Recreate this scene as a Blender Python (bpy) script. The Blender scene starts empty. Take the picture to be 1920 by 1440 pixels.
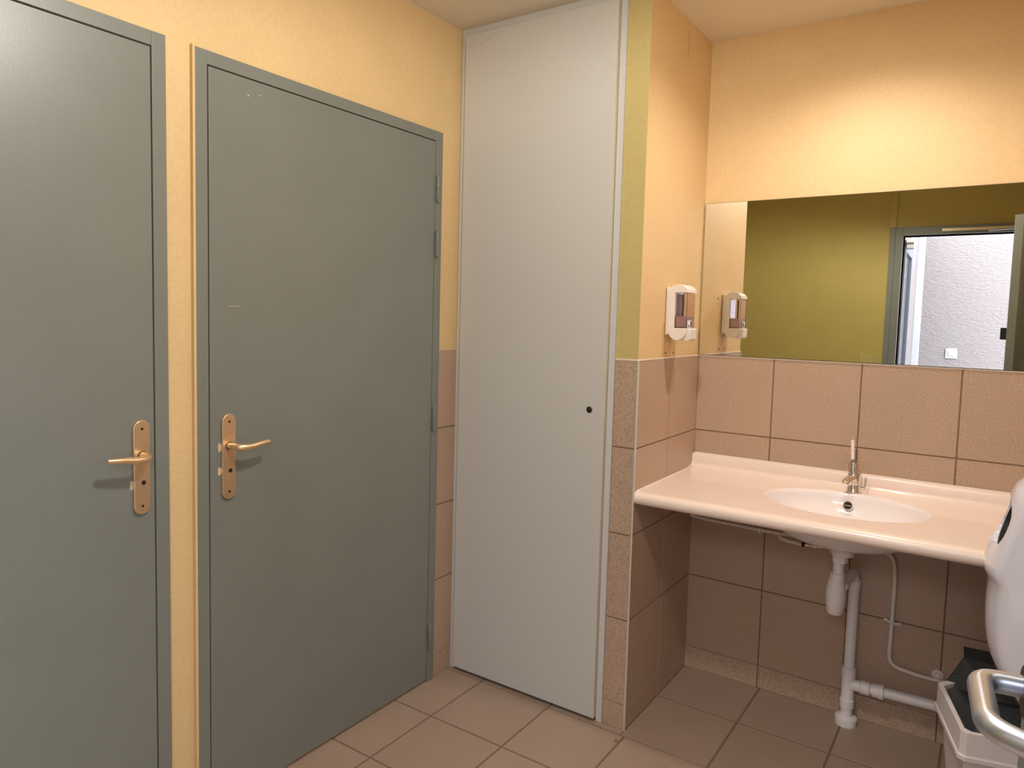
import bpy, bmesh, math, random
from mathutils import Vector, Matrix
random.seed(7)
sc = bpy.context.scene
col = sc.collection

# ------------------------------------------------------------------ camera
CAM = Vector((0.98502, -2.86794, 1.44181))
yaw, pitch, roll = 0.607119, -0.074926, 0.024923
fwd = Vector((-math.sin(yaw)*math.cos(pitch), math.cos(yaw)*math.cos(pitch), math.sin(pitch)))
rgt = fwd.cross(Vector((0, 0, 1))).normalized()
upv = rgt.cross(fwd)
Rr = rgt*math.cos(roll) + upv*math.sin(roll)
Ur = -rgt*math.sin(roll) + upv*math.cos(roll)
cam = bpy.data.cameras.new('camera')
camo = bpy.data.objects.new('camera', cam)
col.objects.link(camo)
m3 = Matrix((Rr, Ur, -fwd)).transposed()
camo.matrix_world = Matrix.Translation(CAM) @ m3.to_4x4()
cam.sensor_fit = 'HORIZONTAL'
cam.sensor_width = 36.0
cam.lens = 1348.725*36.0/1920.0
cam.shift_x = 0.01716
cam.shift_y = -0.01405
cam.clip_start = 0.004
sc.camera = camo

# ------------------------------------------------------------------ world, exposure
world = bpy.data.worlds.new('daylight')
sc.world = world
world.use_nodes = True
bg = world.node_tree.nodes['Background']
bg.inputs[0].default_value = (0.86, 0.90, 1.0, 1)
bg.inputs[1].default_value = 12.0
sc.view_settings.view_transform = 'Standard'
sc.view_settings.look = 'None'
sc.view_settings.exposure = 0.3
sc.view_settings.gamma = 1.0
sc.view_settings.use_curve_mapping = False

H = 2.533          # ceiling height
W = 0.773          # left wall at x = -W
D = 0.598          # depth of the niche
T = 0.303          # wall tile pitch
P = 0.09           # plinth height
TOP = P + 4*T      # top of the tiling
XR = 1.25          # right wall
YB = -3.0          # rear wall

# ------------------------------------------------------------------ lamps of the room
def lamp(name, kind, loc, power, colour, soft, rot=(0, 0, 0), **kw):
    l = bpy.data.lights.new(name, kind)
    l.energy = power
    l.color = colour
    if kind in ('POINT', 'SPOT'):
        l.shadow_soft_size = soft
    for k, v in kw.items():
        setattr(l, k, v)
    o = bpy.data.objects.new(name, l)
    o.location = loc
    o.rotation_euler = rot
    col.objects.link(o)
    return o
lamp('room_lamp', 'SPOT', (0.48, -1.85, H-0.10), 50, (1.0, 0.94, 0.84), 0.06, rot=(math.radians(10), math.radians(9), 0), spot_size=math.radians(179), spot_blend=0.4)
lamp('niche_lamp', 'SPOT', (0.60, -0.49, H-0.02), 27, (1.0, 0.87, 0.81), 0.045, spot_size=math.radians(146), spot_blend=0.75)
portal = lamp('door_portal', 'AREA', (0.81, YB-0.12, 1.05), 1, (1, 1, 1), 1, rot=(math.radians(90), 0, 0), shape='RECTANGLE', size=0.82, size_y=2.1)
portal.data.cycles.is_portal = True

# ------------------------------------------------------------------ materials
def S(c):
    return tuple(((v/255.0)/12.92 if v/255.0 <= 0.04045 else ((v/255.0+0.055)/1.055)**2.4) for v in c)
def mat(name, colour, rough=0.5, metal=0.0, spec=0.5, coat=0.0):
    m = bpy.data.materials.new(name)
    m.use_nodes = True
    b = m.node_tree.nodes['Principled BSDF']
    b.inputs['Base Color'].default_value = (*colour, 1)
    b.inputs['Roughness'].default_value = rough
    b.inputs['Metallic'].default_value = metal
    b.inputs['Specular IOR Level'].default_value = spec
    b.inputs['Coat Weight'].default_value = coat
    return m
def nd(m, typ, **kw):
    n = m.node_tree.nodes.new(typ)
    for k, v in kw.items():
        if k.startswith('_'):
            n.inputs[k[1:].replace('_', ' ')].default_value = v
        else:
            setattr(n, k, v)
    return n
def lk(m, a, b):
    m.node_tree.links.new(a, b)
def bsdf(m):
    return m.node_tree.nodes['Principled BSDF']
def math_n(m, op, a, b=None, c=None):
    n = nd(m, 'ShaderNodeMath', operation=op)
    for i, x in enumerate((a, b, c)):
        if x is None:
            continue
        if isinstance(x, (int, float)):
            n.inputs[i].default_value = x
        else:
            lk(m, x, n.inputs[i])
    return n.outputs[0]
def speckle(m, base, dark, scale=320, amt=0.5, island=0.0, rough_var=0.0, blotch=0.12):
    """mottled colour: fine speckles plus faint large blotches, and a tint per island"""
    tc = nd(m, 'ShaderNodeTexCoord')
    n1 = nd(m, 'ShaderNodeTexNoise', _Scale=scale, _Detail=2.0)
    lk(m, tc.outputs['Object'], n1.inputs['Vector'])
    r = nd(m, 'ShaderNodeMapRange')
    r.inputs['From Min'].default_value = 0.42
    r.inputs['From Max'].default_value = 0.68
    r.inputs['To Max'].default_value = amt
    lk(m, n1.outputs['Fac'], r.inputs['Value'])
    mx = nd(m, 'ShaderNodeMix', data_type='RGBA')
    mx.inputs['A'].default_value = (*base, 1)
    mx.inputs['B'].default_value = (*dark, 1)
    lk(m, r.outputs[0], mx.inputs['Factor'])
    n2 = nd(m, 'ShaderNodeTexNoise', _Scale=5.0, _Detail=3.0)
    lk(m, tc.outputs['Object'], n2.inputs['Vector'])
    r2 = nd(m, 'ShaderNodeMapRange')
    r2.inputs['From Min'].default_value = 0.3
    r2.inputs['From Max'].default_value = 0.7
    r2.inputs['To Min'].default_value = 1-blotch
    r2.inputs['To Max'].default_value = 1+blotch
    lk(m, n2.outputs['Fac'], r2.inputs['Value'])
    val = r2.outputs[0]
    if island:
        g = nd(m, 'ShaderNodeNewGeometry')
        v = math_n(m, 'MULTIPLY_ADD', g.outputs['Random Per Island'], 2*island, 1-island)
        val = math_n(m, 'MULTIPLY', val, v)
    hs = nd(m, 'ShaderNodeVectorMath', operation='SCALE')
    lk(m, mx.outputs['Result'], hs.inputs[0])
    lk(m, val, hs.inputs['Scale'])
    lk(m, hs.outputs[0], bsdf(m).inputs['Base Color'])
    return hs.outputs[0], tc
def bump(m, height, strength=0.3, dist=0.001):
    b = nd(m, 'ShaderNodeBump', _Strength=strength, _Distance=dist)
    lk(m, height, b.inputs['Height'])
    lk(m, b.outputs[0], bsdf(m).inputs['Normal'])
def noise_bump(m, scale, strength=0.3, dist=0.001, detail=2.0):
    tc = nd(m, 'ShaderNodeTexCoord')
    n = nd(m, 'ShaderNodeTexNoise', _Scale=scale, _Detail=detail)
    lk(m, tc.outputs['Object'], n.inputs['Vector'])
    bump(m, n.outputs['Fac'], strength, dist)

def wall_material(name, colour, stain=False):
    m = mat(name, colour, 0.55, spec=0.4)
    c, tc = speckle(m, colour, tuple(v*0.9 for v in colour), 90, 0.5, blotch=0.025)
    sep = nd(m, 'ShaderNodeSeparateXYZ')
    lk(m, tc.outputs['Object'], sep.inputs[0])
    nz = nd(m, 'ShaderNodeTexNoise', _Scale=60.0, _Detail=1.0)
    lk(m, tc.outputs['Object'], nz.inputs['Vector'])
    ph = math_n(m, 'MULTIPLY_ADD', nz.outputs['Fac'], 1.6, math_n(m, 'MULTIPLY', sep.outputs[2], 2*math.pi/0.0062))
    rib = math_n(m, 'SINE', ph)
    n2 = nd(m, 'ShaderNodeTexNoise', _Scale=260.0, _Detail=2.0)
    lk(m, tc.outputs['Object'], n2.inputs['Vector'])
    hgt = math_n(m, 'MULTIPLY_ADD', n2.outputs['Fac'], 1.5, math_n(m, 'MULTIPLY', rib, 0.45))
    bump(m, hgt, 0.35, 0.0007)
    if stain:   # old, yellower patch of paint where an earlier dispenser hung, and what ran down from it
        def box(lo_y, hi_y, lo_z, hi_z, s=0.004):
            a = nd(m, 'ShaderNodeMapRange', interpolation_type='SMOOTHSTEP'); a.inputs['From Min'].default_value = lo_y-s; a.inputs['From Max'].default_value = lo_y+s
            b = nd(m, 'ShaderNodeMapRange', interpolation_type='SMOOTHSTEP'); b.inputs['From Min'].default_value = hi_y+s; b.inputs['From Max'].default_value = hi_y-s
            c_ = nd(m, 'ShaderNodeMapRange', interpolation_type='SMOOTHSTEP'); c_.inputs['From Min'].default_value = lo_z-s; c_.inputs['From Max'].default_value = lo_z+s
            d = nd(m, 'ShaderNodeMapRange', interpolation_type='SMOOTHSTEP'); d.inputs['From Min'].default_value = hi_z+s; d.inputs['From Max'].default_value = hi_z-s
            for n_, o_ in ((a, 1), (b, 1), (c_, 2), (d, 2)):
                lk(m, sep.outputs[o_], n_.inputs['Value'])
            return math_n(m, 'MULTIPLY', math_n(m, 'MULTIPLY', a.outputs[0], b.outputs[0]), math_n(m, 'MULTIPLY', c_.outputs[0], d.outputs[0]))
        f = math_n(m, 'MULTIPLY', box(-0.392, -0.300, 1.29, 1.43), 0.5)
        rust = math_n(m, 'MULTIPLY', box(-0.2535, -0.2505, 2.40, 2.50, 0.001), 0.8)
        mx = nd(m, 'ShaderNodeMix', data_type='RGBA'); mx.inputs['B'].default_value = (*S((196, 150, 84)), 1)
        lk(m, c, mx.inputs['A']); lk(m, f, mx.inputs['Factor'])
        mx2 = nd(m, 'ShaderNodeMix', data_type='RGBA'); mx2.inputs['B'].default_value = (*S((120, 70, 30)), 1)
        lk(m, mx.outputs['Result'], mx2.inputs['A']); lk(m, rust, mx2.inputs['Factor'])
        lk(m, mx2.outputs['Result'], bsdf(m).inputs['Base Color'])
    return m

YEL = S((226, 196, 146))
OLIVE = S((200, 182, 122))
OLIVE_DIMMED = S((188, 170, 98))  # olive paint, darkened further to carry the dimness of the rear wall
M = {}
M['wall'] = wall_material('ribbed_yellow_wall_paint', YEL)
M['wall_niche'] = wall_material('ribbed_yellow_wall_paint_stained', YEL, True)
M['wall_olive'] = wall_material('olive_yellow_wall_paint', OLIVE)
M['wall_rear'] = wall_material('olive_wall_paint_dimmed', OLIVE_DIMMED)
M['ceiling'] = mat('ceiling_paint', S((232, 222, 204)), 0.8)
noise_bump(M['ceiling'], 160, 0.4, 0.001)
def tile_material(name, base, dark, rough, stain=False):
    m = mat(name, base, rough, spec=0.5)
    c, tc = speckle(m, base, dark, 300, 0.75, island=0.035, blotch=0.03)
    n = nd(m, 'ShaderNodeTexNoise', _Scale=180.0, _Detail=2.0)
    lk(m, tc.outputs['Object'], n.inputs['Vector'])
    bump(m, n.outputs['Fac'], 0.35, 0.0006)
    if stain:   # long brown drip below the dispenser
        sep = nd(m, 'ShaderNodeSeparateXYZ'); lk(m, tc.outputs['Object'], sep.inputs[0])
        zz = nd(m, 'ShaderNodeMapRange'); zz.inputs['From Min'].default_value = 1.302; zz.inputs['From Max'].default_value = 1.17
        zz.inputs['To Min'].default_value = 0.052; zz.inputs['To Max'].default_value = 0.012
        lk(m, sep.outputs[2], zz.inputs['Value'])
        dy = math_n(m, 'ABSOLUTE', math_n(m, 'ADD', sep.outputs[1], 0.318))
        inside = math_n(m, 'LESS_THAN', dy, zz.outputs[0])
        low = math_n(m, 'GREATER_THAN', sep.outputs[2], 1.165)
        f = math_n(m, 'MULTIPLY', math_n(m, 'MULTIPLY', inside, low), 0.36)
        mx = nd(m, 'ShaderNodeMix', data_type='RGBA'); mx.inputs['B'].default_value = (*S((120, 92, 60)), 1)
        lk(m, c, mx.inputs['A']); lk(m, f, mx.inputs['Factor'])
        lk(m, mx.outputs['Result'], bsdf(m).inputs['Base Color'])
    return m
TB, TD = S((194, 168, 146)), S((140, 112, 90))
M['tile'] = tile_material('speckled_wall_tile', TB, TD, 0.42)
M['tile_stain'] = tile_material('speckled_wall_tile_stained', TB, TD, 0.42, True)
M['floor_tile'] = tile_material('speckled_floor_tile', S((178, 155, 138)), S((134, 112, 96)), 0.42)
M['grout'] = mat('grout', S((128, 104, 86)), 0.9)
M['door'] = mat('grey_green_door_paint', S((126, 130, 124)), 0.36, spec=0.5)
speckle(M['door'], S((126, 130, 124)), S((112, 116, 110)), 420, 0.5, blotch=0.03)
noise_bump(M['door'], 240, 0.25, 0.0005)
M['panel'] = mat('white_laminate', S((204, 203, 199)), 0.42)
noise_bump(M['panel'], 300, 0.15, 0.0004)
M['panel_edge'] = mat('cream_edge_band', S((200, 190, 168)), 0.5)
M['frame_white'] = mat('white_frame_paint', S((205, 205, 205)), 0.45)
M['brass'] = mat('champagne_anodised_aluminium', S((238, 208, 170)), 0.36, 0.85)
noise_bump(M['brass'], 500, 0.1, 0.0003)
M['dark'] = mat('dark_gap', S((18, 16, 14)), 0.7)
M['steel_dark'] = mat('dark_steel', S((90, 84, 74)), 0.4, 1.0)
M['paper'] = mat('bare_primer', S((205, 190, 165)), 0.8)
M['counter'] = mat('cream_resin', S((242, 224, 212)), 0.28, coat=0.3)
M['basin'] = mat('white_resin', S((246, 240, 240)), 0.2, coat=0.4)
M['chrome'] = mat('chrome', (0.86, 0.85, 0.83), 0.07, 1.0)
M['pvc'] = mat('white_pvc', S((238, 232, 232)), 0.35)
M['pvc_old'] = mat('painted_pipe', S((232, 222, 212)), 0.45)
M['caulk'] = mat('white_sealant', S((240, 232, 220)), 0.5)
M['trim_metal'] = mat('corner_trim_metal', S((214, 208, 200)), 0.35, 0.3)
M['plastic'] = mat('white_plastic', S((232, 226, 220)), 0.3)
M['gloss'] = mat('glossy_white_abs', S((222, 222, 234)), 0.07, coat=0.5)
M['nozzle'] = mat('pale_nozzle', S((245, 245, 250)), 0.2)
M['black'] = mat('black_plastic', S((12, 12, 12)), 0.65)
M['bin'] = mat('pale_grey_bin_plastic', S((216, 210, 210)), 0.5)
M['bin_in'] = mat('dark_grey_bin_lining', S((120, 122, 120)), 0.5)
M['alu'] = mat('satin_aluminium', S((208, 214, 228)), 0.33, 1.0)
M['ali_rail'] = mat('rail_aluminium', S((200, 188, 160)), 0.35, 0.8)
M['white_metal'] = mat('grey_lacquered_metal', S((96, 100, 110)), 0.35)
M['switch'] = mat('switch_plastic', S((150, 150, 156)), 0.35)
M['socket'] = mat('socket_plastic', S((190, 180, 120)), 0.4)
M['ext_ground'] = mat('courtyard_concrete', S((150, 148, 145)), 0.9)
M['phone'] = mat('black_phone_case', S((12, 12, 14)), 0.5)
g = mat('smoked_clear_plastic', (0.72, 0.64, 0.67), 0.05)
bsdf(g).inputs['Transmission Weight'].default_value = 1.0
bsdf(g).inputs['IOR'].default_value = 1.05
M['smoke'] = g
M['edge_mauve'] = mat('dark_mauve_edge', S((84, 62, 74)), 0.3)
M['soap'] = mat('mauve_liquid_soap', S((212, 190, 182)), 0.3)
M['lock_glass'] = mat('dark_door_glass', S((24, 28, 38)), 0.05)
mm = mat('mirror_silver', (0.84, 0.85, 0.79), 0.0, 1.0)
M['mirror'] = mm
M['label_white'] = mat('label_white', S((245, 240, 238)), 0.4)
M['label_blue'] = mat('label_blue', S((40, 40, 110)), 0.4)
e = mat('lamp_diffuser', (1, 0.9, 0.7), 0.5)
bsdf(e).inputs['Emission Color'].default_value = (1, 0.82, 0.55, 1)
bsdf(e).inputs['Emission Strength'].default_value = 4.0
M['diffuser'] = e
r = mat('pinkish_roughcast', S((122, 115, 117)), 0.9)
tcr = nd(r, 'ShaderNodeTexCoord')
nr = nd(r, 'ShaderNodeTexNoise', _Scale=34.0, _Detail=6.0, _Roughness=0.65)
mpr = nd(r, 'ShaderNodeMapping'); mpr.inputs['Scale'].default_value = (1, 1, 2.2); mpr.inputs['Rotation'].default_value = (0, 0.5, 0)
lk(r, tcr.outputs['Object'], mpr.inputs[0]); lk(r, mpr.outputs[0], nr.inputs['Vector'])
bump(r, nr.outputs['Fac'], 1.0, 0.02)
M['roughcast'] = r

# ------------------------------------------------------------------ object helpers
def new_bm():
    return bmesh.new()
def finish(name, bm, mats, parent=None, smooth=False, angle=40, loc=None, bevel=0.0, segs=2, recalc=True):
    if recalc:
        bmesh.ops.recalc_face_normals(bm, faces=bm.faces)
    me = bpy.data.meshes.new(name)
    bm.to_mesh(me); bm.free()
    if not isinstance(mats, (list, tuple)):
        mats = [mats]
    for m in mats:
        me.materials.append(m)
    if smooth:
        for p in me.polygons:
            p.use_smooth = True
        try:
            me.set_sharp_from_angle(angle=math.radians(angle))
        except Exception:
            pass
    o = bpy.data.objects.new(name, me)
    col.objects.link(o)
    if bevel:
        b = o.modifiers.new('bevel', 'BEVEL'); b.width = bevel; b.segments = segs; b.limit_method = 'ANGLE'; b.angle_limit = math.radians(40)
        for p in me.polygons:
            p.use_smooth = True
        try:
            me.set_sharp_from_angle(angle=math.radians(30))
        except Exception:
            pass
        b.harden_normals = True
    if parent is not None:
        o.parent = parent
        o.matrix_parent_inverse = Matrix.Translation(-parent.location) if parent.type == 'EMPTY' else Matrix.Identity(4)
    return o
def tag(o, label=None, cat=None, group=None, kind=None):
    if label: o['label'] = label
    if cat: o['category'] = cat
    if group: o['group'] = group
    if kind: o['kind'] = kind
    return o
def thing(name, label, cat, loc, kind=None, group=None):
    """an Empty at the base of the thing; its parts are written in world coordinates"""
    o = bpy.data.objects.new(name, None)
    o.empty_display_size = 0.05
    o.location = loc
    col.objects.link(o)
    return tag(o, label, cat, group, kind)
def box(bm, x0, x1, y0, y1, z0, z1, mi=0):
    vs = [bm.verts.new(p) for p in ((x0, y0, z0), (x1, y0, z0), (x1, y1, z0), (x0, y1, z0), (x0, y0, z1), (x1, y0, z1), (x1, y1, z1), (x0, y1, z1))]
    for f in ((0, 3, 2, 1), (4, 5, 6, 7), (0, 1, 5, 4), (1, 2, 6, 5), (2, 3, 7, 6), (3, 0, 4, 7)):
        bm.faces.new([vs[i] for i in f]).material_index = mi
    return vs
def prism(bm, pts, off, mi=0):
    """closed polygon pts (3D) pushed along off"""
    off = Vector(off)
    a = [bm.verts.new(Vector(p)) for p in pts]
    b = [bm.verts.new(Vector(p)+off) for p in pts]
    n = len(pts)
    bm.faces.new(a).material_index = mi
    bm.faces.new(b[::-1]).material_index = mi
    for i in range(n):
        bm.faces.new((a[i], a[(i+1) % n], b[(i+1) % n], b[i])).material_index = mi
def frames(path):
    pts = [Vector(p) for p in path]
    tans = []
    for i in range(len(pts)):
        a = pts[max(i-1, 0)]; b = pts[min(i+1, len(pts)-1)]
        tans.append((b-a).normalized())
    t0 = tans[0]
    ref = Vector((0, 0, 1)) if abs(t0.z) < 0.9 else Vector((1, 0, 0))
    u = t0.cross(ref).normalized()
    out = []
    for i, t in enumerate(tans):
        if i:
            q = tans[i-1].rotation_difference(t)
            u = q @ u
            u = (u - t*u.dot(t)).normalized()
        out.append((pts[i], t, u, t.cross(u)))
    return out
def tube(bm, path, rad, n=16, cap=True, mi=0, squash=1.0):
    fr = frames(path)
    if not isinstance(rad, (list, tuple)):
        rad = [rad]*len(fr)
    rings = []
    for (p, t, u, v), r_ in zip(fr, rad):
        rings.append([bm.verts.new(p + u*(r_*math.cos(2*math.pi*k/n)) + v*(r_*squash*math.sin(2*math.pi*k/n))) for k in range(n)])
    for a, b in zip(rings, rings[1:]):
        for k in range(n):
            bm.faces.new((a[k], a[(k+1) % n], b[(k+1) % n], b[k])).material_index = mi
    if cap:
        bm.faces.new(rings[0][::-1]).material_index = mi
        bm.faces.new(rings[-1]).material_index = mi
def rounded(path, r, n=6):
    """polyline with its corners rounded by radius r"""
    P_ = [Vector(p) for p in path]
    out = [P_[0]]
    for i in range(1, len(P_)-1):
        a, b, c = P_[i-1], P_[i], P_[i+1]
        d1 = (a-b); d2 = (c-b)
        k = min(r, d1.length*0.49, d2.length*0.49)
        s = b + d1.normalized()*k; e_ = b + d2.normalized()*k
        for j in range(n+1):
            t = j/n
            out.append(s*(1-t)**2 + b*2*t*(1-t) + e_*t*t)
    out.append(P_[-1])
    return out
def lathe(bm, prof, origin, axis=(0, 0, 1), n=32, mi=0, cap=True):
    """prof: list of (radius, height along axis)"""
    ax = Vector(axis).normalized()
    ref = Vector((1, 0, 0)) if abs(ax.x) < 0.9 else Vector((0, 1, 0))
    u = ax.cross(ref).normalized(); v = ax.cross(u)
    o = Vector(origin)
    rings = []
    for r_, h in prof:
        if r_ < 1e-6:
            rings.append([bm.verts.new(o+ax*h)])
        else:
            rings.append([bm.verts.new(o+ax*h+u*(r_*math.cos(2*math.pi*k/n))+v*(r_*math.sin(2*math.pi*k/n))) for k in range(n)])
    for a, b in zip(rings, rings[1:]):
        if len(a) == 1 and len(b) == 1:
            continue
        for k in range(n):
            if len(a) == 1:
                f = (a[0], b[(k+1) % n], b[k])
            elif len(b) == 1:
                f = (a[k], a[(k+1) % n], b[0])
            else:
                f = (a[k], a[(k+1) % n], b[(k+1) % n], b[k])
            bm.faces.new(f).material_index = mi
    if cap:
        for rg in (rings[0], rings[-1]):
            if len(rg) > 2:
                try:
                    bm.faces.new(rg).material_index = mi
                except ValueError:
                    pass
def tiles(bm, origin, ud, vd, nrm, us, vs, gap=0.0035, thick=0.003, ch=0.0012, skip=None):
    """tiles with chamfered arrises standing on a bed of grout; face of the tiles lies in the plane through origin"""
    o, ud, vd, nrm = Vector(origin), Vector(ud), Vector(vd), Vector(nrm)
    def pt(u, v, d):
        return o + ud*u + vd*v - nrm*d
    a = [bm.verts.new(pt(u, v, 0.0012)) for u, v in ((us[0], vs[0]), (us[-1], vs[0]), (us[-1], vs[-1]), (us[0], vs[-1]))]
    f = bm.faces.new(a); f.material_index = 1
    for i in range(len(us)-1):
        for j in range(len(vs)-1):
            if skip and skip(i, j):
                continue
            g_ = gap/2
            u0 = us[i]+(g_ if i else 0); u1 = us[i+1]-(g_ if i < len(us)-2 else 0)
            v0 = vs[j]+(g_ if j else 0); v1 = vs[j+1]-(g_ if j < len(vs)-2 else 0)
            lo = [bm.verts.new(pt(u, v, thick)) for u, v in ((u0, v0), (u1, v0), (u1, v1), (u0, v1))]
            hi = [bm.verts.new(pt(u, v, 0)) for u, v in ((u0+ch, v0+ch), (u1-ch, v0+ch), (u1-ch, v1-ch), (u0+ch, v1-ch))]
            bm.faces.new(hi).material_index = 0
            for k in range(4):
                bm.faces.new((lo[k], lo[(k+1) % 4], hi[(k+1) % 4], hi[k])).material_index = 0
def tile_panel(name, origin, ud, vd, nrm, us, vs, mats, parent=None, gap=0.0035, skip=None):
    bm = new_bm()
    tiles(bm, origin, ud, vd, nrm, us, vs, gap=gap, skip=skip)
    n = Vector(nrm)
    o = finish(name, bm, mats, parent, recalc=False)
    # make every face look along the normal side
    b2 = bmesh.new(); b2.from_mesh(o.data)
    b2.normal_update()
    for f in b2.faces:
        if f.normal.dot(n) < -1e-4:
            f.normal_flip()
    b2.to_mesh(o.data); b2.free()
    return o

# ================================================================== SETTING
# ---- floor
fx0, fy0, tf = -0.597, -0.630, 0.307
def cuts(lo, hi, anchor, pitch):
    k0 = math.ceil((lo-anchor)/pitch+0.05)
    c = [lo]
    k = k0
    while anchor+k*pitch < hi-0.01:
        c.append(anchor+k*pitch); k += 1
    return c+[hi]
bm = new_bm()
box(bm, -0.95, 1.40, -3.12, 0.10, -0.12, -0.003, 1)
tiles(bm, (0, 0, 0), (1, 0, 0), (0, 1, 0), (0, 0, 1), cuts(-0.80, XR, fx0, tf), cuts(YB, fy0, fy0-tf*9, tf)[:-1]+[fy0-0.003], gap=0.006)
tiles(bm, (0, 0, 0), (1, 0, 0), (0, 1, 0), (0, 0, 1), cuts(-0.80, 0.0, fx0, tf), [fy0+0.003, -0.56], gap=0.006)
tiles(bm, (0, 0, 0), (1, 0, 0), (0, 1, 0), (0, 0, 1), cuts(0.002, XR, 0.306, tf), [fy0+0.003, -0.300, 0.0], gap=0.006)
fl = finish('floor', bm, [M['floor_tile'], M['grout']], recalc=False)
tag(fl, 'speckled pinkish brown square floor tiles with dark joints', 'floor', kind='structure')
b2 = bmesh.new(); b2.from_mesh(fl.data); b2.normal_update()
for f in b2.faces:
    if f.calc_center_median().z > -0.01 and f.normal.z < -1e-4:
        f.normal_flip()
b2.to_mesh(fl.data); b2.free()
# ---- ceiling
bm = new_bm(); box(bm, -0.95, 1.40, -3.12, 0.10, H, H+0.1)
tag(finish('ceiling', bm, M['ceiling']), 'cream painted ceiling above the yellow walls', 'ceiling', kind='structure')

rows = [0, P, P+T, P+2*T, P+3*T, TOP]
TM = [M['tile'], M['grout']]
# ---- back wall of the niche
bm = new_bm(); box(bm, -0.01, XR+0.01, 0.0025, 0.09, 0, H)
wb = finish('wall_back', bm, M['wall']); tag(wb, 'yellow wall behind the mirror with brown tiling on its lower half', 'wall', kind='structure')
xs = [0, 0.295, 0.598, 0.901, 1.204, XR]
tile_panel('tile_facing', (0, 0, 0), (1, 0, 0), (0, 0, 1), (0, -1, 0), xs, rows[1:], TM, wb)
tag(tile_panel('baseboard_back', (0, -0.0015, 0), (1, 0, 0), (0, 0, 1), (0, -1, 0), xs, rows[:2], TM), 'tiled skirting at the foot of the wall under the washbasin', 'baseboard', kind='structure')
bm = new_bm(); box(bm, 0, XR, -0.0012, 0.003, TOP-0.001, TOP+0.003)
finish('tile_edge_seal', bm, M['caulk'], wb)
# ---- side wall of the niche (end of the partition), with the pillar face
bm = new_bm(); box(bm, -0.085, -0.0025, -D+0.0025, 0.09, 0, H)
bm.faces.ensure_lookup_table()
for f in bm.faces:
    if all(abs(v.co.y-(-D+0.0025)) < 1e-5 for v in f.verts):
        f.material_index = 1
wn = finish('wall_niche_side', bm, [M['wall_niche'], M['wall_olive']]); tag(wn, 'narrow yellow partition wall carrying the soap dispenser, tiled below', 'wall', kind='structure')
tile_panel('tile_facing', (0, 0, 0), (0, 1, 0), (0, 0, 1), (1, 0, 0), [-D, -0.299, 0], rows[1:], [M['tile_stain'], M['grout']], wn)
tile_panel('tile_facing', (0, -D, 0), (1, 0, 0), (0, 0, 1), (0, -1, 0), [-0.085, 0], rows[1:], TM, wn)
tag(tile_panel('baseboard_niche_side', (0.0015, 0, 0), (0, 1, 0), (0, 0, 1), (1, 0, 0), [-D, -0.299, 0], rows[:2], TM), 'tiled skirting on the side of the niche', 'baseboard', kind='structure')
tag(tile_panel('baseboard_pillar', (0, -D-0.0015, 0), (1, 0, 0), (0, 0, 1), (0, -1, 0), [-0.085, 0], rows[:2], TM), 'short tiled skirting at the foot of the narrow wall end', 'baseboard', kind='structure')
bm = new_bm()
tube(bm, [(0.0, -D, 0), (0.0, -D, TOP)], 0.0042, 12)
tag(finish('trim_1', bm, M['trim_metal'], smooth=True), 'thin pale metal strip on the outer corner of the wall tiles', 'trim', kind='structure')
bm = new_bm(); box(bm, -0.0015, 0.0012, -D, 0, TOP-0.001, TOP+0.003); box(bm, -0.085, 0, -D-0.001, -D+0.003, TOP-0.001, TOP+0.003)
finish('tile_edge_seal', bm, M['caulk'], wn)
# ---- wall behind the closet door
bm = new_bm(); box(bm, -W-0.1, -0.085, -0.56, -0.5, 0, H)
tag(finish('wall_closet', bm, M['wall']), 'wall behind the tall white closet door', 'wall', kind='structure')
# ---- left wall
bm = new_bm(); box(bm, -W-0.10, -W-0.0025, YB, -0.56, 0, H)
wl = finish('wall_left', bm, M['wall']); tag(wl, 'yellow ribbed wall holding the two grey green doors', 'wall', kind='structure')
tile_panel('tile_facing', (-W, 0, 0), (0, 1, 0), (0, 0, 1), (1, 0, 0), [-0.742, -0.598], rows[1:], TM, wl)
tag(tile_panel('baseboard_left', (-W+0.0015, 0, 0), (0, 1, 0), (0, 0, 1), (1, 0, 0), [-0.742, -0.598], rows[:2], TM), 'short tiled skirting between grey green door and closet', 'baseboard', kind='structure')
# ---- right wall (outside the frame, closes the room); dryer and open leaf hang on it
bm = new_bm(); box(bm, XR+0.0025, XR+0.1, YB, 0.09, 0, H)
wr = finish('wall_right', bm, M['wall']); tag(wr, 'yellow wall on the right carrying the hand dryer', 'wall', kind='structure')
tile_panel('tile_facing', (XR, 0, 0), (0, 1, 0), (0, 0, 1), (-1, 0, 0), [-1.9, -1.5, -1.2, -0.9, -0.6, -0.3, 0], rows[1:], TM, wr)
tag(tile_panel('baseboard_right', (XR-0.0015, 0, 0), (0, 1, 0), (0, 0, 1), (-1, 0, 0), [-1.9, -1.5, -1.2, -0.9, -0.6, -0.3, 0], rows[:2], TM), 'tiled skirting below the hand dryer', 'baseboard', kind='structure')
# ---- rear wall with the doorway, seen in the mirror
DX0, DX1, DZ = 0.405, 1.205, 2.075
bm = new_bm()
box(bm, -W-0.1, DX0, YB-0.12, YB, 0, H)
box(bm, DX1, XR+0.1, YB-0.12, YB, 0, H)
box(bm, DX0, DX1, YB-0.12, YB, DZ, H)
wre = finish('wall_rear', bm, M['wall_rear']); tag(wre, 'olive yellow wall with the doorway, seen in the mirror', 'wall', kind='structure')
bm = new_bm(); box(bm, 0.315, 0.358, YB, YB+0.012, 2.135, H)
finish('pipe_boxing', bm, M['wall_rear'], wre, bevel=0.002)

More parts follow.
